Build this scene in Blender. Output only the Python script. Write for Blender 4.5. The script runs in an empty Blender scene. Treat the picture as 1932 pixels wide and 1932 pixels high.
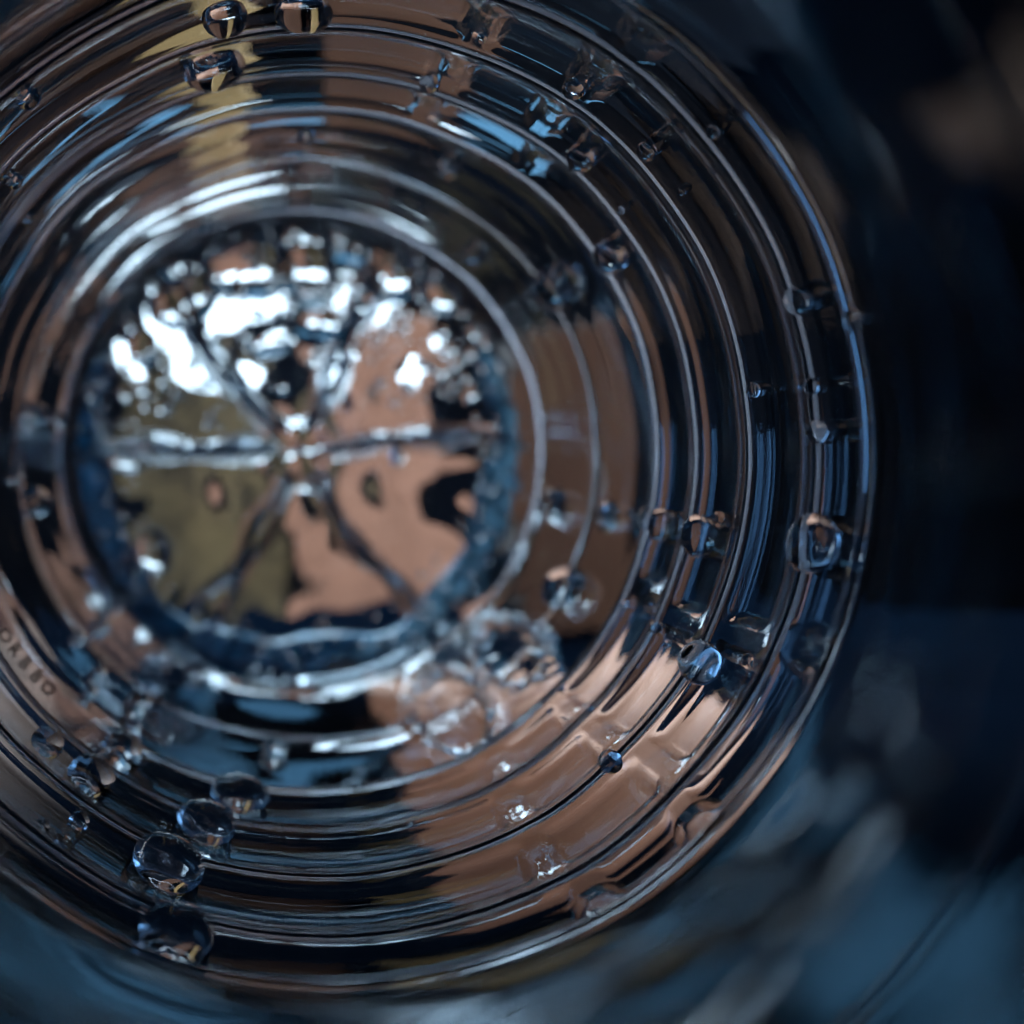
import bpy, math, random
import numpy as np
from mathutils import Vector, Matrix, noise
from mathutils.bvhtree import BVHTree

# ------------------------------------------------------------------ scene / camera / light
sc = bpy.context.scene
COL = sc.collection
MM = 0.001
F = 2200.0            # focal length in pixels of a 1932 px wide picture
VX, VY = 507.0, 845.0 # where the view direction lands in that picture
HC = 0.200            # camera height above the table (m)
AX, AZ = 4.1, -0.3    # bottle axis relative to the lens axis (mm)
R0 = 31.0             # inner radius of the rib crests (mm)

def W(x, d, z):       # mm (right, depth, up from lens axis) -> world metres
    return Vector((x*MM, d*MM, HC + z*MM))
def PX(px, py, d):    # a place at depth d (mm)
    return W((px-VX)*d/F, d, (VY-py)*d/F)

cam_d = bpy.data.cameras.new('camera')
cam = bpy.data.objects.new('camera', cam_d); COL.objects.link(cam)
cam.location = (0, 0, HC); cam.rotation_euler = (math.radians(90), 0, 0)
cam_d.sensor_width = 36; cam_d.lens = 36*F/1932
cam_d.shift_x = (966-VX)/1932; cam_d.shift_y = (VY-966)/1932
cam_d.clip_start = 0.001; cam_d.clip_end = 20
cam_d.dof.use_dof = True
cam_d.dof.focus_distance = 0.084
cam_d.dof.aperture_fstop = cam_d.lens/2.0
sc.camera = cam

world = bpy.data.worlds.new('World'); sc.world = world; world.use_nodes = True
bg = world.node_tree.nodes['Background']
bg.inputs[0].default_value = (0.16, 0.42, 1.0, 1); bg.inputs[1].default_value = 0.04

def lamp(name, loc, target, size, size_y, power, color):
    l = bpy.data.lights.new(name, 'AREA'); l.shape = 'RECTANGLE'
    l.size, l.size_y, l.energy, l.color = size, size_y, power, color
    o = bpy.data.objects.new(name, l); COL.objects.link(o)
    o.location = loc; o.rotation_euler = (Vector(target)-Vector(loc)).to_track_quat('-Z', 'Y').to_euler()
    return o
BC = W(0, 130, 0)
for wx, wz, ww, wh in ((-48, 70, 0.030, 0.040), (-10, 78, 0.032, 0.050), (26, 80, 0.026, 0.034), (58, 74, 0.026, 0.046)):
    lamp('window_light', W(wx, 600, wz), BC, ww, wh, 120.0*ww*wh, (0.66, 0.86, 1.0))   # the panes of one window
lamp('high_glint_fill', W(-130, 560, 420), BC, 0.40, 0.15, 24.0, (0.55, 0.80, 1.0))  # added lamp, puts glints in the drops
lamp('shoulder_glow_fill', W(-110, 620, 228), BC, 0.60, 0.05, 0.060, (0.20, 0.56, 0.95))  # added dim lamp for the blue glow on the shoulder
lamp('left_fill_light', W(-420, 175, 20), W(0, 160, 0), 0.08, 0.60, 0.28, (0.20, 0.50, 1.0))  # added blue side lamp that tints the heel and rib flanks
lamp('right_fill_light', W(430, 185, 20), W(0, 160, 0), 0.08, 0.60, 0.28, (0.20, 0.50, 1.0))  # added counterpart on the right, fill for the heel
sp = bpy.data.lights.new('board_fill_spot', 'SPOT'); sp.energy = 10; sp.color = (1.0, 0.97, 0.95)  # added spot, fills light onto the boards
sp.spot_size = math.radians(95); sp.spot_blend = 0.8; sp.shadow_soft_size = 0.012
spo = bpy.data.objects.new('board_fill_spot', sp); COL.objects.link(spo)
spo.location = W(270, 45, 170)
spo.rotation_euler = (W(15, 400, -10)-spo.location).to_track_quat('-Z', 'Y').to_euler()

vs = sc.view_settings
vs.view_transform = 'Standard'; vs.look = 'None'; vs.exposure = 0.25; vs.gamma = 1.0
vs.use_curve_mapping = False
cy = sc.cycles
cy.max_bounces = 10; cy.transmission_bounces = 10; cy.glossy_bounces = 5; cy.diffuse_bounces = 2
cy.transparent_max_bounces = 16
cy.sample_clamp_indirect = 4.0; cy.blur_glossy = 0.2
cy.use_denoising = True; cy.denoiser = 'OPENIMAGEDENOISE'; cy.denoising_input_passes = 'RGB'
cy.caustics_refractive = False; cy.caustics_reflective = False
cy.use_adaptive_sampling = True; cy.adaptive_threshold = 1.0; cy.adaptive_min_samples = 56

# ------------------------------------------------------------------ helpers
def tag(o, label=None, cat=None, group=None, kind=None):
    if label: o['label'] = label
    if cat: o['category'] = cat
    if group: o['group'] = group
    if kind: o['kind'] = kind
    return o
def mesh_obj(name, verts, faces, mat, parent=None, smooth=True, normals=None):
    me = bpy.data.meshes.new(name)
    verts = np.asarray(verts, dtype=np.float32); faces = np.asarray(faces, dtype=np.int32)
    if faces.ndim == 2:
        n, k = faces.shape
        me.vertices.add(len(verts)); me.vertices.foreach_set('co', verts.ravel())
        me.loops.add(n*k); me.loops.foreach_set('vertex_index', faces.ravel())
        me.polygons.add(n)
        me.polygons.foreach_set('loop_start', np.arange(0, n*k, k, dtype=np.int32))
        me.polygons.foreach_set('loop_total', np.full(n, k, dtype=np.int32))
        me.update(calc_edges=True)
    me.polygons.foreach_set('use_smooth', np.full(len(me.polygons), smooth))
    if normals is not None:
        me.normals_split_custom_set_from_vertices(np.asarray(normals, dtype=np.float32))
    me.materials.append(mat)
    o = bpy.data.objects.new(name, me); COL.objects.link(o)
    if parent: o.parent = parent
    return o
def empty(name, loc):
    o = bpy.data.objects.new(name, None); COL.objects.link(o); o.location = loc
    o.empty_display_size = 0.01
    return o
def new_mat(name):
    m = bpy.data.materials.new(name); m.use_nodes = True
    nt = m.node_tree; nt.nodes.clear()
    out = nt.nodes.new('ShaderNodeOutputMaterial')
    return m, nt, out
def matte(name, col, col2, scale=(40, 40, 40), rough=0.7, bump=0.1, detail=6, spec=0.5):
    m, nt, out = new_mat(name)
    b = nt.nodes.new('ShaderNodeBsdfPrincipled'); nt.links.new(b.outputs[0], out.inputs[0])
    tc = nt.nodes.new('ShaderNodeTexCoord'); mp = nt.nodes.new('ShaderNodeMapping')
    mp.inputs['Scale'].default_value = scale
    nt.links.new(tc.outputs['Object'], mp.inputs[0])
    n = nt.nodes.new('ShaderNodeTexNoise'); n.inputs['Detail'].default_value = detail
    n.inputs['Scale'].default_value = 1.0
    nt.links.new(mp.outputs[0], n.inputs['Vector'])
    r = nt.nodes.new('ShaderNodeValToRGB')
    r.color_ramp.elements[0].position = 0.3; r.color_ramp.elements[1].position = 0.7
    r.color_ramp.elements[0].color = (*col, 1); r.color_ramp.elements[1].color = (*col2, 1)
    nt.links.new(n.outputs[0], r.inputs[0]); nt.links.new(r.outputs[0], b.inputs['Base Color'])
    b.inputs['Roughness'].default_value = rough; b.inputs['Specular IOR Level'].default_value = spec
    bp = nt.nodes.new('ShaderNodeBump'); bp.inputs['Strength'].default_value = bump
    bp.inputs['Distance'].default_value = 0.002
    nt.links.new(n.outputs[0], bp.inputs['Height']); nt.links.new(bp.outputs[0], b.inputs['Normal'])
    return m

# clear plastic: real refraction; fine drawn scratches and moulding grain as relief
def plastic():
    m, nt, out = new_mat('clear_plastic')
    g = nt.nodes.new('ShaderNodeBsdfGlass'); g.inputs['IOR'].default_value = 1.55
    g.inputs['Color'].default_value = (0.95, 0.975, 1.0, 1)
    g.inputs['Roughness'].default_value = 0.012
    nt.links.new(g.outputs[0], out.inputs[0])
    tc = nt.nodes.new('ShaderNodeTexCoord')
    n1 = nt.nodes.new('ShaderNodeTexNoise'); n1.inputs['Scale'].default_value = 900; n1.inputs['Detail'].default_value = 3
    mp = nt.nodes.new('ShaderNodeMapping'); mp.inputs['Scale'].default_value = (1, 0.25, 1)
    nt.links.new(tc.outputs['Object'], mp.inputs[0]); nt.links.new(mp.outputs[0], n1.inputs['Vector'])
    bp = nt.nodes.new('ShaderNodeBump'); bp.inputs['Strength'].default_value = 0.012
    bp.inputs['Distance'].default_value = 0.0004
    nt.links.new(n1.outputs[0], bp.inputs['Height']); nt.links.new(bp.outputs[0], g.inputs['Normal'])
    return m
def water():
    m, nt, out = new_mat('water')
    g = nt.nodes.new('ShaderNodeBsdfGlass'); g.inputs['IOR'].default_value = 1.333
    g.inputs['Roughness'].default_value = 0.0
    nt.links.new(g.outputs[0], out.inputs[0])
    return m
def scuffed(name='scuffed_plastic', amount=0.20):
    m, nt, out = new_mat(name)
    g = nt.nodes.new('ShaderNodeBsdfGlass'); g.inputs['IOR'].default_value = 1.55
    g.inputs['Color'].default_value = (0.95, 0.975, 1.0, 1)
    t = nt.nodes.new('ShaderNodeBsdfTranslucent'); t.inputs['Color'].default_value = (0.62, 0.76, 0.95, 1)
    g.inputs['Roughness'].default_value = 0.09
    mx = nt.nodes.new('ShaderNodeMixShader'); mx.inputs[0].default_value = amount
    nt.links.new(g.outputs[0], mx.inputs[1]); nt.links.new(t.outputs[0], mx.inputs[2])
    nt.links.new(mx.outputs[0], out.inputs[0])
    return m
M_SCUFF = scuffed(); M_RIM = scuffed('base_rim_plastic', 0.42)
def shoulder_mat():
    m, nt, out = new_mat('hazy_plastic')
    g = nt.nodes.new('ShaderNodeBsdfGlass'); g.inputs['IOR'].default_value = 1.55
    g.inputs['Color'].default_value = (0.95, 0.975, 1.0, 1); g.inputs['Roughness'].default_value = 0.0
    nt.links.new(g.outputs[0], out.inputs[0])
    return m
M_SHOULDER = shoulder_mat()
M_PET = plastic(); M_WATER = water()
M_BLACK = matte('black_cloth', (0.002, 0.002, 0.0025), (0.003, 0.003, 0.004), (300,)*3, 1.0, spec=0.0)
M_BROWN = matte('brown_board', (0.27, 0.135, 0.085), (0.44, 0.235, 0.155), (45, 45, 16), 0.7)  # tone range paints mottled light into the brown
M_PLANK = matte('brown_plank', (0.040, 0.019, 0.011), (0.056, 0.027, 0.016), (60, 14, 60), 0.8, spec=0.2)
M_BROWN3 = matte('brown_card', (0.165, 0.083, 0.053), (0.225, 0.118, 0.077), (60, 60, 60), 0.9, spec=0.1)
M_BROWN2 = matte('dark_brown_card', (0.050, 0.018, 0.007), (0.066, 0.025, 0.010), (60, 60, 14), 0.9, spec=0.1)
M_GOLD = matte('gold_strip', (0.20, 0.15, 0.06), (0.28, 0.21, 0.09), (40, 40, 40), 0.6)
M_OLIVE = matte('olive_board', (0.03, 0.025, 0.013), (0.17, 0.135, 0.06), (45, 45, 30), 0.7)  # wide noise contrast stands for mottled light on the olive
M_BLUE = matte('blue_cloth', (0.012, 0.058, 0.11), (0.018, 0.075, 0.14), (60,)*3, 0.85)
M_TABLE = matte('dark_table', (0.0004, 0.0010, 0.0022), (0.0006, 0.0014, 0.0030), (30, 30, 30), 1.0, spec=0.0)
M_NAVY = matte('lamp_blocker_board', (0.002, 0.003, 0.005), (0.003, 0.0045, 0.007), (60,)*3, 1.0, spec=0.0)  # for the added board that blocks the lamps
M_STAND = matte('black_stand', (0.006, 0.006, 0.006), (0.010, 0.010, 0.010), (120,)*3, 1.0, spec=0.0)
M_INK = matte('ink', (0.002, 0.003, 0.008), (0.003, 0.005, 0.012), (900,)*3, 1.0, spec=0.0)

def box(name, lo, hi, mat, parent=None, bev=0.0008):
    import bmesh
    bm = bmesh.new()
    bmesh.ops.create_cube(bm, size=1)
    for v in bm.verts:
        v.co = Vector([(lo[i]+hi[i])/2 + v.co[i]*(hi[i]-lo[i]) for i in range(3)])
    bmesh.ops.bevel(bm, geom=bm.edges[:], offset=bev, segments=2, affect='EDGES', profile=0.5)
    me = bpy.data.meshes.new(name); bm.to_mesh(me); bm.free()
    for p in me.polygons: p.use_smooth = False
    me.materials.append(mat)
    o = bpy.data.objects.new(name, me); COL.objects.link(o)
    if parent: o.parent = parent
    return o

# ------------------------------------------------------------------ setting
TZ = -0.0350   # table height relative to lens axis
n = 40
xs = np.linspace(-0.9, 0.9, n); ys = np.linspace(-0.2, 0.243, n)
V = [(x, y, HC+TZ) for y in ys for x in xs]
Fc = [(j*n+i, j*n+i+1, (j+1)*n+i+1, (j+1)*n+i) for j in range(n-1) for i in range(n-1)]
tb_ = mesh_obj('table', V, Fc, M_TABLE)
tm = tb_.modifiers.new('thickness', 'SOLIDIFY'); tm.thickness = 0.018; tm.offset = -1
tag(tb_, kind='structure')
FZ = -0.30
V = [(x, y, HC+FZ) for y in np.linspace(-0.2, 0.80, n) for x in xs]
tag(mesh_obj('floor', V, Fc, M_BLACK), kind='structure')
V = []; nb = 60
for j in range(nb):
    for i in range(nb):
        x = -0.9+1.8*i/(nb-1); z = HC-0.302+1.6*j/(nb-1)
        V.append((x, 0.76+0.006*math.sin(x*37+1)+0.004*math.sin(x*91+z*9), z))
Fc = [(j*nb+i, j*nb+i+1, (j+1)*nb+i+1, (j+1)*nb+i) for j in range(nb-1) for i in range(nb-1)]
tag(mesh_obj('backdrop', V, Fc, M_BLACK), kind='structure')

def pboard(name, poly, d, th, mat, label, cat):
    """a board of polygon outline (places at depth d), standing on the table"""
    import bmesh
    pts = [PX(x, y, d) for x, y in poly]
    for p in pts: p.z = max(p.z, HC+(TZ if d < 243 else FZ)+0.0005)
    bm = bmesh.new()
    f = bm.faces.new([bm.verts.new(p) for p in pts])
    g = bmesh.ops.extrude_face_region(bm, geom=[f])
    for e in g['geom']:
        if isinstance(e, bmesh.types.BMVert): e.co.y += th
    bmesh.ops.recalc_face_normals(bm, faces=bm.faces)
    bmesh.ops.bevel(bm, geom=bm.edges[:], offset=0.0007, segments=2, affect='EDGES', profile=0.5)
    me = bpy.data.meshes.new(name); bm.to_mesh(me); bm.free(); me.materials.append(mat)
    o = bpy.data.objects.new(name, me); COL.objects.link(o)
    return tag(o, label, cat)
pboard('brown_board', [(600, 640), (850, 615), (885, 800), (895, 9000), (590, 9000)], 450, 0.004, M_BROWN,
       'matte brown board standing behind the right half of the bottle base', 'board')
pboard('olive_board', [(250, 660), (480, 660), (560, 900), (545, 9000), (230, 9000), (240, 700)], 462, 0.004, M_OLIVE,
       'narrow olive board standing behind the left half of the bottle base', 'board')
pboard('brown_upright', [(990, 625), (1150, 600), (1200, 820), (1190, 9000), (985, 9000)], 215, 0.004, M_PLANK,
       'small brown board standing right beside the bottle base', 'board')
def sheet(name, outline, th, mat, label, cat, wave=0.0):
    # a thin flat piece lying on the table; outline in mm (right, depth)
    import bmesh
    bm = bmesh.new()
    f = bm.faces.new([bm.verts.new(W(x, d, TZ*1000+0.15)) for x, d in outline])
    g = bmesh.ops.extrude_face_region(bm, geom=[f])
    for e in g['geom']:
        if isinstance(e, bmesh.types.BMVert): e.co.z += th*MM
    bmesh.ops.recalc_face_normals(bm, faces=bm.faces)
    bmesh.ops.bevel(bm, geom=bm.edges[:], offset=th*MM*0.3, segments=2, affect='EDGES', profile=0.5)
    me = bpy.data.meshes.new(name); bm.to_mesh(me); bm.free(); me.materials.append(mat)
    o = bpy.data.objects.new(name, me); COL.objects.link(o)
    return tag(o, label, cat)
sheet('brown_card', [(10.5, 84), (22, 84), (35, 96), (46, 112), (58, 140), (66, 172), (14, 172)], 0.8, M_BROWN3,
      'brown card lying on the table, seen through the lower right wall', 'card')
sheet('brown_card', [(-12.5, 92), (-22, 130), (-46, 215), (-120, 215), (-120, 92)], 0.8, M_BROWN2,
      'brown card lying on the table at the lower left edge', 'card')
pboard('lamp_blocker_board', [(-900, -1400), (1500, -1400), (1500, 90), (1000, 120), (-900, 120)], 216, 0.006, M_NAVY,  # added to keep the lamp behind it out of direct view
       'added dark blue-black board above and behind the bottle base, blocking lamps from view', 'board')
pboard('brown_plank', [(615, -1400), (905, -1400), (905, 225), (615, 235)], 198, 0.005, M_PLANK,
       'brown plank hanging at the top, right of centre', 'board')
pboard('golden_strip', [(345, -1400), (455, -1400), (455, 330), (345, 330)], 198, 0.005, M_GOLD,
       'narrow golden strip hanging at the top, left of centre', 'board')
# ------------------------------------------------------------------ bottle geometry
NT = 1000
TH = np.linspace(0, 2*np.pi, NT, endpoint=False)
CREST = [69.6, 75.8, 86.3, 97.2, 106.9, 126.3, 151.6]
def sstep(a, b, x):
    t = np.clip((x-a)/(b-a), 0, 1); return t*t*(3-2*t)
def adiff(th, deg):
    return (np.degrees(th)-deg+180) % 360 - 180
SHD = np.array([16, 18, 24, 31, 38, 44, 50, 55, 60, 65, 68.0, 69.6])
SHR = np.array([13.4, 13.8, 22.0, 27.8, 30.6, 31.45, 31.7, 31.83, 31.9, 31.9, 31.8, 31.5])
BRIDGES = [71, 54.5, -24, -44.6, -61]
rng = np.random.RandomState(4)
DENTS = [(rng.uniform(0, 360), rng.uniform(109, 149), rng.uniform(5, 16), rng.uniform(2.5, 7), rng.uniform(-0.5, 0.5)) for _ in range(34)]
WOB = [(k, rng.uniform(0, 6.28), rng.uniform(0.02, 0.09), rng.uniform(0.02, 0.08)) for k in (2, 3, 4, 5, 7, 9, 13)]
def lerp_smooth(x, X, Y):
    # cubic hermite through the points
    m = np.gradient(Y, X)
    i = np.clip(np.searchsorted(X, x)-1, 0, len(X)-2)
    h = X[i+1]-X[i]; t = np.clip((x-X[i])/h, 0, 1)
    return (2*t**3-3*t**2+1)*Y[i]+(t**3-2*t**2+t)*h*m[i]+(-2*t**3+3*t**2)*Y[i+1]+(t**3-t**2)*h*m[i+1]
def wallR(D, T):
    """inner radius (mm) at depth D and angle T (arrays of one shape)"""
    R = np.full(D.shape, R0)
    s = D < CREST[0]
    R[s] = lerp_smooth(D[s], SHD, SHR)
    for k in range(len(CREST)-1):
        a, b = CREST[k], CREST[k+1]
        s = (D >= a) & (D <= b)
        u = (D[s]-a)/(b-a); t = T[s]
        if k < 4:
            amp = 1.3
            c = np.abs(np.sin(np.pi*u))
            prof = np.sqrt(c*c+0.004)**0.66
            r = R0 + amp*prof
            # pill-shaped panels between bridges, standing out
            br = np.zeros_like(u); pk = np.zeros_like(u)
            for bd in BRIDGES:
                da = adiff(t, bd + 1.5*math.sin(k*2.1+bd))
                br = np.maximum(br, 1-sstep(1.0, 3.4, np.abs(da)))
                pk = np.maximum(pk, np.clip(1-np.abs(da)/3.2, 0, 1)*np.clip(1-np.abs(u-0.42)/0.3, 0, 1))
            panel = sstep(0.34, 0.42, u)*(1-sstep(0.80, 0.90, u))*(1-br)
            r += 0.38*panel - 0.35*pk*(1-0.3*pk) - 0.15*br*np.sin(np.pi*u)
            R[s] = r + (0.5*(1-u)**5 if k == 0 else 0.0)
        elif k == 4:
            w1 = 1.6*sstep(0, 0.16, u)*(1-u)
            R[s] = R0 + w1 + 0.05*np.sin(np.pi*u*7)*sstep(0.05, 0.3, u)*sstep(1.0, .8, u)*(0.5+0.5*np.cos(t-2.0))
        else:
            w1 = 1.75*sstep(0, 0.14, u)*(1-u)
            R[s] = R0 + w1 + 0.05*np.sin(np.pi*u*9)*sstep(0.04, 0.2, u)*sstep(1.0, .8, u)*(0.5+0.5*np.cos(t-1.9))
    s = D > CREST[-1]
    R[s] = R0 + 1.1*sstep(151.6, 154.5, D[s])
    # smooth field that carries the printed code, lower left
    wf = (1-sstep(17, 26, np.abs(adiff(T, 219))))*sstep(98.0, 99.6, D)*(1-sstep(113, 117, D))
    R = R*(1-wf)+(R0+1.0)*wf
    # soft dents in the panel zone
    zone = sstep(107.5, 111, D)*(1-sstep(148, 151, D))
    for (dg, dd, wa, wd, am) in DENTS:
        R += zone*am*np.exp(-(adiff(T, dg)/wa)**2-((D-dd)/wd)**2)
    # two round embossed grips on the lower right, in polar picture terms
    rho = F*R0/D
    for (dg, r0, wa, wr) in ((-61.0, 548.0, 7.2, 66.0), (-45.0, 530.0, 6.4, 58.0)):
        q = np.sqrt((adiff(T, dg)/wa)**2+((rho-r0)/wr)**2)
        R += zone*(0.7*(1-sstep(0.75, 1.05, q)) - 0.35*np.exp(-((q-1.08)/0.14)**2))
    # hand-blown waviness
    for (kk, ph, a1, a2) in WOB:
        R += (a1*np.sin(kk*T+ph+D*0.03)+0.2*a2*np.sin(kk*T*2+ph*3-D*0.11))*0.7*(0.12+0.88*sstep(62, 70, D))
    return R

# rows of depth, dense near each crest
rows = list(np.linspace(16, 68.2, 50))
marks = [0]
def dense(a, b, nn):
    u = (np.arange(nn))/nn
    return list(a+(b-a)*(u-0.13*np.sin(2*np.pi*u)))
rows += list(np.linspace(68.3, 69.55, 20))
for k in range(4):
    marks.append(len(rows)); rows += dense(CREST[k], CREST[k+1], 54)
for k in (4, 5):
    marks.append(len(rows)); rows += dense(CREST[k], CREST[k+1], 76)
marks.append(len(rows))
rows += list(np.linspace(151.6, 153.0, 10))
D = np.array(rows)
DD, TT = np.meshgrid(D, TH, indexing='ij')
RI = wallR(DD, TT)
# extra fine lumps around the grips
rho = F*R0/DD
def lumpnoise(sel_w, freq, amp):
    idx = np.argwhere(sel_w > 0.02)
    out = np.zeros_like(DD)
    for (i, j) in idx:
        r = RI[i, j]; t = TT[i, j]
        v = noise.noise(Vector((r*math.cos(t)*freq, DD[i, j]*freq*0.45, r*math.sin(t)*freq)))
        out[i, j] = max(0, v-0.05)*amp*sel_w[i, j]
    return out
selw = np.zeros_like(DD)
for (dg, r0, wa, wr) in ((-61.0, 548.0, 7.2, 66.0), (-45.0, 530.0, 6.4, 58.0)):
    q = np.sqrt((adiff(TT, dg)/wa)**2+((rho-r0)/wr)**2)
    selw = np.maximum(selw, np.exp(-((q-1.1)/0.22)**2)+0.25*(q < 1))
zone = sstep(107.5, 110, DD)*(1-sstep(146, 150, DD))
RI = RI - lumpnoise(selw*zone, 0.6, 0.8)
# outer skin: the inner one smoothed along the depth, plus the wall
DU = np.arange(14, 160, 0.1)
ker = np.exp(-0.5*(np.arange(-15, 16)*0.1/0.45)**2); ker /= ker.sum()
RO = np.empty_like(RI)
for j in range(NT):
    prof = np.interp(DU, D, RI[:, j], right=RI[-1, j])
    sm = np.convolve(np.pad(prof, 15, mode='edge'), ker, mode='valid')
    RO[:, j] = np.interp(D, DU, sm)
RO = np.maximum(RO, RI-0.05) + 0.42 + 0.06*np.sin(3*TT+DD*0.05)
def cyl(R, D_, T):
    return np.stack([AX+R*np.cos(T), D_, AZ+R*np.sin(T)], -1)
PI_ = cyl(RI, DD, TT); PO_ = cyl(RO, DD, TT)

# base: six feet between six straps, a hub in the middle
NB = 130
v = np.linspace(0, 1, NB+1)[1:]
STRAP = [132, 66, 4, -56, -115, 180]
def path(pts):
    p = np.array(pts, float)
    s = np.concatenate([[0], np.cumsum(np.hypot(*np.diff(p, axis=0).T))]); s /= s[-1]
    return lerp_smooth(v, s, p[:, 0]), lerp_smooth(v, s, p[:, 1])
rF, dF = path([(31.55, 153), (32.3, 156), (31.4, 160.5), (28.4, 165), (24.5, 167.8), (20.5, 168.2), (15.5, 165.6), (10, 162.4), (6, 159.4), (3.4, 155.6), (1.6, 154.7), (0.02, 154.6)])
rS, dS = path([(31.55, 153), (31.9, 155), (30.9, 157.8), (28.4, 159), (25, 159.8), (20.5, 159.6), (15.5, 158.6), (10, 157.2), (6, 156.3), (3.4, 155.2), (1.6, 154.7), (0.02, 154.6)])
VV, TB = np.meshgrid(v, TH, indexing='ij')
rF2 = rF[:, None]; dF2 = dF[:, None]; rS2 = rS[:, None]; dS2 = dS[:, None]
wst = np.zeros_like(VV)
for qi, sdeg in enumerate(STRAP):
    bend = (3.5*math.sin(qi*2.3+1))*np.sin(rF2*0.16+qi)+1.0*np.sin(rF2*0.4+qi*1.7)
    lat = np.abs(np.radians(adiff(TB, sdeg+bend)))*np.maximum(rF2, 1.0)
    wd = (1.15+0.25*math.sin(qi*1.9))*(1+0.25*np.sin(rF2*0.5+qi*2))
    wst = np.maximum(wst, (1-sstep(wd*0.6, wd*1.6, lat))*(1-0.85*sstep(21, 26.5, rF2)))
RB = rF2*(1-wst)+rS2*wst; DB = dF2*(1-wst)+dS2*wst
RB = RB + (RI[-1]-31.55)[None, :]*(1-sstep(0, .12, VV))
DB0 = DB.copy()
fadeN = sstep(0.05, 0.2, VV)*(1-sstep(0.93, 1, VV))
for (dg, rr, w, am) in [(rng.uniform(0, 360), rng.uniform(6, 28), rng.uniform(2.2, 4.6), rng.uniform(-0.6, 0.6)) for _ in range(44)]:
    cx, cz = rr*math.cos(math.radians(dg)), rr*math.sin(math.radians(dg))
    DB = DB + fadeN*am*np.exp(-(((RB*np.cos(TB)-cx)**2+(RB*np.sin(TB)-cz)**2)/w**2))
lob = np.exp(-((RB-27.5)/3.2)**2)*fadeN
for (kk, am) in ((17, 0.26), (29, 0.10)):
    DB = DB + lob*am*np.sin(kk*TB+kk+0.25*RB*np.sin(3*TB))
PB = cyl(RB, DB, TB); PB0 = cyl(RB, DB0, TB)

G = np.concatenate([PI_, PB], 0)
def grid_normals(G):
    a = np.empty_like(G); a[1:-1] = G[2:]-G[:-2]; a[0] = G[1]-G[0]; a[-1] = G[-1]-G[-2]
    b = np.roll(G, -1, 1)-np.roll(G, 1, 1)
    nrm = np.cross(a, b); l = np.linalg.norm(nrm, axis=-1, keepdims=True)
    return nrm/np.maximum(l, 1e-12)
NI = grid_normals(G)
# make them look inward (towards the axis on the wall)
test = (NI[100, :, 0]*np.cos(TH)).sum()+(NI[100, :, 2]*np.sin(TH)).sum()
if test > 0: NI = -NI
NI[-1] = NI[-2].mean(0)/np.linalg.norm(NI[-2].mean(0))
nw = len(D)
NI0 = grid_normals(np.concatenate([PI_, PB0], 0))[nw:]
if (NI0*NI[nw:]).sum() < 0: NI0 = -NI0
NI0[-1] = NI[-1]
tb = 1.0+0.7*np.exp(-(RB/4.0)**2)+0.12*np.sin(4*TB+1)
OB = PB0 - NI0*tb[..., None]
corr = (PO_[-1]-(G[nw-1]-NI[nw-1]*0.75))[None]
OB = OB + corr*(1-sstep(0, 0.2, VV))[..., None]
GO = np.concatenate([PO_, OB], 0)
NO = grid_normals(GO)
if (NO[100, :, 0]*np.cos(TH)).sum()+(NO[100, :, 2]*np.sin(TH)).sum() < 0: NO = -NO
NO[-1] = NO[-2].mean(0)/np.linalg.norm(NO[-2].mean(0))
NROW = len(G)

bottle = empty('plastic_bottle', W(AX, 168, AZ))
tag(bottle, 'clear ribbed plastic bottle seen through its mouth down to the star-shaped base', 'bottle')
inv = Vector(bottle.location)
def to_local(P):
    out = np.empty_like(P)
    out[..., 0] = P[..., 0]*MM-inv.x; out[..., 1] = P[..., 1]*MM-inv.y; out[..., 2] = P[..., 2]*MM+HC-inv.z
    return out
def sheet_faces(nr, nc, wrap):
    i, j = np.meshgrid(np.arange(nr-1), np.arange(nc if wrap else nc-1), indexing='ij')
    j2 = (j+1) % nc
    return np.stack([i*nc+j, i*nc+j2, (i+1)*nc+j2, (i+1)*nc+j], -1).reshape(-1, 4)
def piece(name, r0, r1, parent, cols=None, rim=False, mat=None):
    """rows r0..r1 of both skins as one mesh"""
    wrap = cols is None
    ci = np.arange(NT) if wrap else cols
    A = G[r0:r1+1][:, ci]; B = GO[r0:r1+1][:, ci]
    nA = NI[r0:r1+1][:, ci]; nB = NO[r0:r1+1][:, ci]
    nr, nc = A.shape[:2]
    fa = sheet_faces(nr, nc, wrap)
    # orient
    P = A.reshape(-1, 3); f0 = fa[len(fa)//2]
    nn = np.cross(P[f0[1]]-P[f0[0]], P[f0[2]]-P[f0[0]])
    if np.dot(nn, nA.reshape(-1, 3)[f0[0]]) < 0: fa_i = fa[:, ::-1]; fa_o = fa
    else: fa_i = fa; fa_o = fa[:, ::-1]
    Vv = np.concatenate([P, B.reshape(-1, 3)]); nn_ = np.concatenate([nA.reshape(-1, 3), nB.reshape(-1, 3)])
    Ff = np.concatenate([fa_i, fa_o+nr*nc])
    if rim:
        j = np.arange(nc); j2 = (j+1) % nc
        rf = np.stack([j, j2, nr*nc+j2, nr*nc+j], -1)
        c = np.cross(Vv[rf[0][1]]-Vv[rf[0][0]], Vv[rf[0][2]]-Vv[rf[0][0]])
        if c[1] > 0: rf = rf[:, ::-1]
        Ff = np.concatenate([Ff, rf])
    return mesh_obj(name, to_local(Vv), Ff, mat or M_PET, parent, True, nn_)
m = marks
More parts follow.
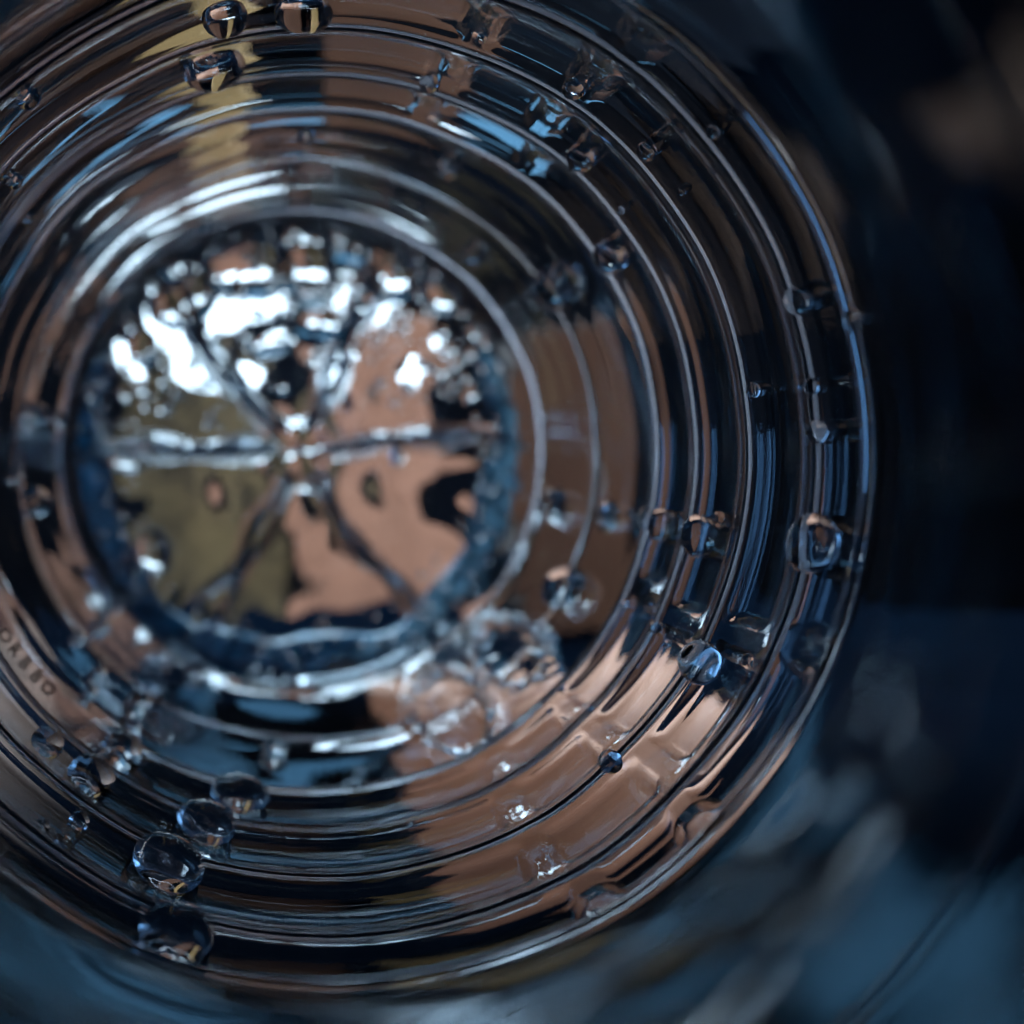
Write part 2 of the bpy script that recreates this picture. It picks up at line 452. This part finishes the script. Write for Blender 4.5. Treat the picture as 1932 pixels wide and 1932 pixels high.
def near(ci):     # rows of the scuffed crest line
    w_ = 0.27 if ci < 6 else 0.8
    idx = np.where(np.abs(D-CREST[ci]) <= w_)[0]
    return idx[0], idx[-1]
lim = [near(c) for c in range(7)]
piece('shoulder', 0, lim[0][0], bottle, rim=True, mat=M_SHOULDER)
for c in range(7):
    piece('rib_crest', lim[c][0], lim[c][1], bottle, mat=(M_PET, M_SCUFF, M_SCUFF, M_SCUFF, M_SCUFF, M_SCUFF, M_RIM)[c])
    if c < 4: piece('rib', lim[c][1], lim[c+1][0], bottle)
    elif c < 6: piece('wall_panel', lim[c][1], lim[c+1][0], bottle)
hub0 = nw+int(NB*0.86); heel1 = nw+int(NB*0.13)
base = piece('base', lim[6][1], heel1, bottle)
so = sorted([s % 360 for s in STRAP])
for a, b in zip(so, so[1:]+[so[0]+360]):
    ja = int(round(a/360*NT)); jb = int(round(b/360*NT))
    piece('foot', heel1, hub0, base, cols=(np.arange(ja, jb+1) % NT))
piece('hub', hub0, NROW-1, base)

# added open blue ring, standing in for blue light in the base heel
def ring():
    na, nc = 150, 20
    V = []
    for i in range(na+1):
        az = math.radians(152+(388-152)*i/na)
        ri = 29.2+0.9*math.sin(az*5)+0.7*math.sin(az*11+1); ro = 33.6
        e = min(1.0, math.sqrt(max(0.0, min(i, na-i)/4.0))) if min(i, na-i) < 4 else 1.0
        e = max(e, 0.15)
        for k in range(nc):
            c = 2*math.pi*k/nc
            sx = abs(math.cos(c))**0.6*math.copysign(1, math.cos(c)); sy = abs(math.sin(c))**0.6*math.copysign(1, math.sin(c))
            r = (ri+ro)/2+(ro-ri)/2*sx*e; d = 173.8+1.9*sy*e+0.25*math.sin(az*7)
            V.append(tuple(W(AX+r*math.cos(az), d, AZ+r*math.sin(az))))
    Fc = [(i*nc+k, i*nc+(k+1) % nc, (i+1)*nc+(k+1) % nc, (i+1)*nc+k) for i in range(na) for k in range(nc)]
    n0 = len(V); V.append(tuple(np.mean(V[:nc], 0))); V.append(tuple(np.mean(V[na*nc:na*nc+nc], 0)))
    me = bpy.data.meshes.new('heel_glow_ring')
    me.from_pydata(V, [], Fc+[(n0, (k+1) % nc, k) for k in range(nc)]+[(n0+1, na*nc+k, na*nc+(k+1) % nc) for k in range(nc)])
    me.polygons.foreach_set('use_smooth', np.ones(len(me.polygons), bool)); me.materials.append(M_RING)
    o = bpy.data.objects.new('heel_glow_ring', me); COL.objects.link(o)
    tag(o, 'added open blue ring imitating blue light round the rim of the bottle base', 'ring')
def ring_mat():
    m, nt, out = new_mat('heel_glow_blue')  # mottled blue imitates light caught in the heel
    t = nt.nodes.new('ShaderNodeBsdfTranslucent'); b = nt.nodes.new('ShaderNodeBsdfPrincipled')
    tc = nt.nodes.new('ShaderNodeTexCoord'); n1 = nt.nodes.new('ShaderNodeTexNoise'); n1.inputs['Scale'].default_value = 420
    n1.inputs['Detail'].default_value = 4
    nt.links.new(tc.outputs['Object'], n1.inputs['Vector'])
    r = nt.nodes.new('ShaderNodeValToRGB')
    r.color_ramp.elements[0].position = 0.35; r.color_ramp.elements[1].position = 0.68
    r.color_ramp.elements[0].color = (0.002, 0.006, 0.014, 1); r.color_ramp.elements[1].color = (0.10, 0.24, 0.34, 1)
    nt.links.new(n1.outputs[0], r.inputs[0])
    nt.links.new(r.outputs[0], t.inputs['Color']); nt.links.new(r.outputs[0], b.inputs['Base Color'])
    b.inputs['Roughness'].default_value = 0.25
    mx = nt.nodes.new('ShaderNodeMixShader'); mx.inputs[0].default_value = 0.4
    nt.links.new(t.outputs[0], mx.inputs[1]); nt.links.new(b.outputs[0], mx.inputs[2])
    nt.links.new(mx.outputs[0], out.inputs[0])
    return m
M_RING = ring_mat()
ring()

# a tree of the inner skin, to set drops on it (world metres)
fa = sheet_faces(NROW, NT, True)
Vw = to_local(G).reshape(-1, 3)+np.array(inv)
BVH = BVHTree.FromPolygons([tuple(p) for p in Vw.tolist()], fa.tolist())
CAM = Vector((0, 0, HC))
def on_wall(px, py):
    dr = (PX(px, py, 100)-CAM).normalized()
    loc, nor, idx, dist = BVH.ray_cast(CAM, dr)
    if nor.dot(dr) > 0: nor = -nor
    return loc, nor, dist

# ------------------------------------------------------------------ water
drop_no = [0]
def drop_mesh(px, py, hw, hh, seg=28, rings=16, seed=0):
    """a rounded bead: an ellipsoid whose underside follows the wall"""
    loc, nor, dist = on_wall(px, py)
    depth = loc.y*1000
    dr = (loc-CAM).normalized()
    rad = Vector((loc.x-AX*MM, 0, loc.z-HC-AZ*MM))
    phi = math.atan2(rad.z, rad.x)
    if depth < 150: nor = (-rad.normalized()*0.85+nor*0.15).normalized()
    else: nor = (nor+Vector((0, -0.6, 0))).normalized()
    tang = nor.cross(Vector((0, 1, 0)))
    tang = tang.normalized() if tang.length > 0.05 else Vector((1, 0, 0))
    ax2 = tang.cross(nor).normalized()
    k_ = depth/F*MM
    rt = math.hypot(hw*math.sin(phi), hh*math.cos(phi))*k_
    rv = math.hypot(hw*math.cos(phi), hh*math.sin(phi))*k_
    sg = max(0.12, abs(dr.dot(nor))); cg = math.sqrt(max(0.05, 1-sg*sg))
    a = rt; la = rt*1.05
    if depth < 150:
        h = math.sqrt(max(0.0, rv*rv-(la*sg)**2))/cg
    else:
        a, la, h = hw*k_, hh*k_, 0.75*min(hw, hh)*k_
    h = min(max(h, 0.5*a), 0.95*a)
    C = loc-dr*(0.30*h/sg)
    rr = random.Random(seed)
    ph = [rr.uniform(0, 6.28) for _ in range(4)]
    V = []; T_ = []
    def put(th, f):
        q = math.sin(th); z = math.cos(th)
        wob = 1+0.05*math.sin(2*f+ph[0])+0.03*math.sin(3*f+ph[1])
        p = C+tang*(a*q*math.cos(f)*wob)+ax2*(la*q*math.sin(f)*wob)+nor*(h*z)
        hit, n_, i_, d_ = BVH.find_nearest(p)
        if n_.dot(nor) < 0: n_ = -n_
        if (p-hit).dot(n_) < 0.00003: p = hit+n_*0.00003
        V.append(p); return len(V)-1
    for k in range(rings+1):
        th = math.pi*k/rings
        T_.append([put(th, 0)] if k in (0, rings) else [put(th, s/seg*2*math.pi) for s in range(seg)])
    Fs = []
    for s in range(seg):
        s2 = (s+1) % seg
        Fs.append([T_[0][0], T_[1][s], T_[1][s2]])
        Fs.append([T_[rings][0], T_[rings-1][s2], T_[rings-1][s]])
        for k in range(1, rings-1):
            Fs.append([T_[k][s], T_[k+1][s], T_[k+1][s2], T_[k][s2]])
    return V, Fs, loc
def make_me(name, V, Fs, org, mat):
    me = bpy.data.meshes.new(name)
    me.from_pydata([tuple(p-org) for p in V], [], Fs)
    import bmesh
    bm = bmesh.new(); bm.from_mesh(me); bmesh.ops.recalc_face_normals(bm, faces=bm.faces); bm.to_mesh(me); bm.free()
    me.polygons.foreach_set('use_smooth', np.ones(len(me.polygons), bool))
    me.materials.append(mat)
    return me
def drop(px, py, hw, hh, label):
    drop_no[0] += 1
    V, Fs, loc = drop_mesh(px, py, hw, hh, seed=drop_no[0])
    o = bpy.data.objects.new('water_drop', make_me('water_drop', V, Fs, loc, M_WATER))
    COL.objects.link(o); o.location = loc
    tag(o, label, 'droplet', 'water drops clinging inside the bottle')
DROPS = [
 (425, 33, 42, 38, 'round drop at the top edge, left one of the pair'),
 (573, 25, 56, 38, 'wide oval drop at the top edge, right one of the pair'),
 (406, 132, 57, 38, 'big oval drop just below the pair at the top edge'),
 (52, 183, 24, 26, 'blurred drop near the upper left corner'),
 (26, 340, 18, 18, 'small bead at the left edge, high up'),
 (50, 413, 13, 13, 'tiny bead below the small one at the upper left edge'),
 (810, 157, 19, 19, 'drop on a rib right of the top centre'),
 (905, 70, 16, 11, 'flat bead under the outer rib at the top'),
 (820, 222, 15, 15, 'tiny bead under the drop right of the top centre'),
 (1083, 167, 21, 25, 'drop at the upper right beside a rib bridge'),
 (1112, 158, 10, 11, 'glinting bead touching the upper right bridge drop'),
 (1097, 298, 28, 28, 'drop with a brown glint on the upper right rib'),
 (1220, 286, 18, 20, 'small drop at the upper right between two outer ribs'),
 (1345, 250, 11, 15, 'faint bead outside the outer rib at upper right'),
 (1172, 396, 8, 8, 'speck of water right of the upper right rib drop'),
 (1285, 362, 7, 9, 'speck of water below the small upper right drop'),
 (1153, 484, 29, 35, 'tall drop across the innermost sharp rib at right'),
 (1045, 545, 38, 42, 'lumpy large drop above right of the base'),
 (1505, 568, 24, 30, 'dark drop beside the outer right rib'),
 (1421, 736, 13, 16, 'small brown-glinting drop between the right ribs'),
 (1531, 729, 14, 15, 'upper of two faint drops by the outer right rib'),
 (1540, 815, 20, 23, 'lower of two faint drops by the outer right rib'),
 (1608, 605, 14, 24, 'blurred bead on the outermost right ring'),
 (1045, 957, 31, 36, 'sparkling drop at the right rim of the base'),
 (1148, 976, 23, 30, 'second drop from the base in the right-hand row'),
 (1190, 968, 8, 8, 'speck between second and third drops of the right-hand row'),
 (1217, 978, 10, 22, 'thin bead left of the third drop in the right-hand row'),
 (1248, 990, 25, 31, 'third drop from the base in the right-hand row'),
 (1318, 1010, 33, 42, 'fourth and darkest-rimmed drop of the right-hand row'),
 (1357, 981, 13, 17, 'bead at the upper right of the fourth row drop'),
 (1533, 1023, 46, 58, 'largest drop at right, between the two outer ribs'),
 (1068, 1112, 43, 44, 'oval drop with a bright lower edge right of the base'),
 (1320, 1250, 38, 44, 'round drop with a dark rim at lower right'),
 (1238, 1184, 11, 14, 'bead up and left of the dark-rimmed lower right drop'),
 (1180, 1142, 8, 10, 'speck below the oval bright-edged drop at right'),
 (1260, 1215, 6, 9, 'speck beside the dark-rimmed lower right drop'),
 (1152, 1437, 23, 24, 'drop on a brown-backed rib at the lower right'),
 (1058, 1300, 8, 8, 'dark speck on the rib right of the embossed circles'),
 (1112, 1340, 7, 7, 'dark speck one rib out from the embossed circles'),
 (775, 1555, 8, 8, 'bead on a lower rib at the edge of the brown'),
 (563, 1282, 18, 26, 'double bead hanging below the base rim'),
 (192, 1180, 17, 19, 'bright bead highest in the lower left scatter'),
 (152, 1203, 14, 16, 'clear bead left of the brightest lower left bead'),
 (187, 1269, 17, 17, 'ring-like bead in the middle of the lower left scatter'),
 (172, 1305, 14, 14, 'white-glinting bead under the ring-like lower left bead'),
 (262, 1327, 25, 23, 'larger dark drop right in the lower left scatter'),
 (250, 1372, 20, 14, 'flat bead below the dark lower left drop'),
 (318, 1388, 9, 9, 'speck right of the flat lower left bead'),
 (229, 1420, 42, 36, 'oval drop, upper right of the lower left pair'),
 (89, 1403, 32, 32, 'drop on brown nearest the lower left edge'),
 (172, 1467, 46, 42, 'oval drop, lower left of the lower left pair'),
 (519, 1412, 26, 28, 'round drop beside a swirl under the base'),
 (452, 1497, 57, 34, 'topmost of three large oval drops at the bottom'),
 (391, 1551, 59, 38, 'middle one of three large oval drops at the bottom'),
 (318, 1628, 70, 50, 'lowest and largest of three oval drops at the bottom'),
 (149, 1550, 20, 22, 'bead left of the largest bottom drop'),
 (80, 1560, 14, 14, 'blurred grey bead near the bottom left edge'),
 (335, 1760, 75, 55, 'big blurred drop near the bottom edge'),
 (68, 782, 24, 22, 'larger drop at the left, beside the base'),
 (110, 790, 16, 16, 'small drop touching the base rim at left'),
 (30, 905, 11, 13, 'bead above the bright water patch at left'),
 (70, 948, 60, 26, 'bright spread-out water patch at the left edge'),
 (845, 320, 22, 20, 'smeared bead in the dark above the base'),
 (578, 262, 18, 14, 'faint bead above the base on the upper wall'),
 (890, 485, 16, 26, 'glinting bead at the upper right rim of the base'),
]
BASE = [
 (345, 570, 67, 54, 'bright white water blob at the upper left of the base'),
 (470, 505, 83, 67, 'largest blown-out water blob at the top of the base'),
 (580, 512, 62, 54, 'bright water blob right of the largest one on the base'),
 (655, 505, 54, 35, 'long bright water blob near the top right of the base'),
 (735, 515, 54, 62, 'bright upright water blob at the top right of the base'),
 (590, 562, 45, 24, 'flat bright blob under the top row on the base'),
 (605, 625, 56, 40, 'clustered bright blob above the base hub'),
 (510, 656, 35, 25, 'lone oval bright blob up left of the base hub'),
 (830, 556, 40, 32, 'paired bright bead at the upper right of the base'),
 (370, 628, 27, 24, 'bright bead under the upper left blob of the base'),
 (268, 655, 35, 32, 'bright bead at the left of the base, high up'),
 (240, 866, 46, 24, 'pale blue blob at the middle left of the base'),
 (290, 1040, 44, 34, 'pale blue blob at the lower left of the base'),
 (600, 912, 24, 20, 'bright glinting bead just below the base hub'),
 (752, 852, 26, 16, 'bright oval bead right of the base hub'),
 (885, 742, 16, 16, 'bright bead at the right of the base'),
 (172, 742, 15, 12, 'bright bead on the left rim of the base'),
]
for t_ in DROPS+BASE: drop(*t_)

# fine condensation on the base: too many and too small to count
cv, cf = [], []
rr = random.Random(11)
cnt = 0
while cnt < 420:
    ang = rr.uniform(0, 360); q = abs(rr.gauss(0.78, 0.2))
    if q > 0.97: continue
    if not (20 < ang < 165) and (rr.random() < 0.55 or q < 0.72): continue
    px = 570+445*q*math.cos(math.radians(ang)); py = 850-440*q*math.sin(math.radians(ang))
    s = rr.choice([4, 5, 6, 7, 9, 12, 15] if 30 < ang < 165 else [4, 5, 6, 8])
    V, Fs, loc = drop_mesh(px, py, s, s*0.9, seg=10, rings=7, seed=cnt)
    off = len(cv); cv += V; cf += [[i+off for i in f] for f in Fs]; cnt += 1
org = W(AX, 165, AZ)
o = bpy.data.objects.new('condensation', make_me('condensation', cv, cf, org, M_WATER)); COL.objects.link(o); o.location = org
tag(o, 'fine beads of condensation sprinkled over the bottle base', 'condensation', kind='stuff')

# printed code on the wall, lower left
def printed(chars):
    V, Fs = [], []
    for ch, (px, py) in chars:
        cu = bpy.data.curves.new('t', 'FONT'); cu.body = ch; cu.size = 1.0; cu.align_x = 'CENTER'; cu.align_y = 'CENTER'
        cu.offset = 0.02
        to = bpy.data.objects.new('t', cu); COL.objects.link(to)
        dg = bpy.context.evaluated_depsgraph_get()
        me = to.evaluated_get(dg).to_mesh()
        off = len(V)
        ang = math.radians(-49)
        ca, sa = math.cos(ang), math.sin(ang)
        for vv in me.vertices:
            x, y = vv.co.x*34, vv.co.y*34
            qx = px+(x*ca-y*sa); qy = py-(x*sa+y*ca)
            dr = (PX(qx, qy, 100)-CAM).normalized()
            loc, nor, i_, d_ = BVH.ray_cast(CAM, dr)
            V.append(loc-dr*0.00015)
        for p in me.polygons: Fs.append([i+off for i in p.vertices])
        to.to_mesh_clear() if hasattr(to, 'to_mesh_clear') else None
        bpy.data.objects.remove(to)
    me = bpy.data.meshes.new('printed_code')
    me.from_pydata([tuple(p-inv) for p in V], [], Fs); me.materials.append(M_INK)
    o = bpy.data.objects.new('printed_code', me); COL.objects.link(o); o.parent = bottle
    o['label'] = 'dark printed characters running along the wall'
printed([('O', (10, 1200)), ('R', (28, 1226)), ('B', (47, 1251)), ('B', (68, 1276)), ('O', (90, 1299))])
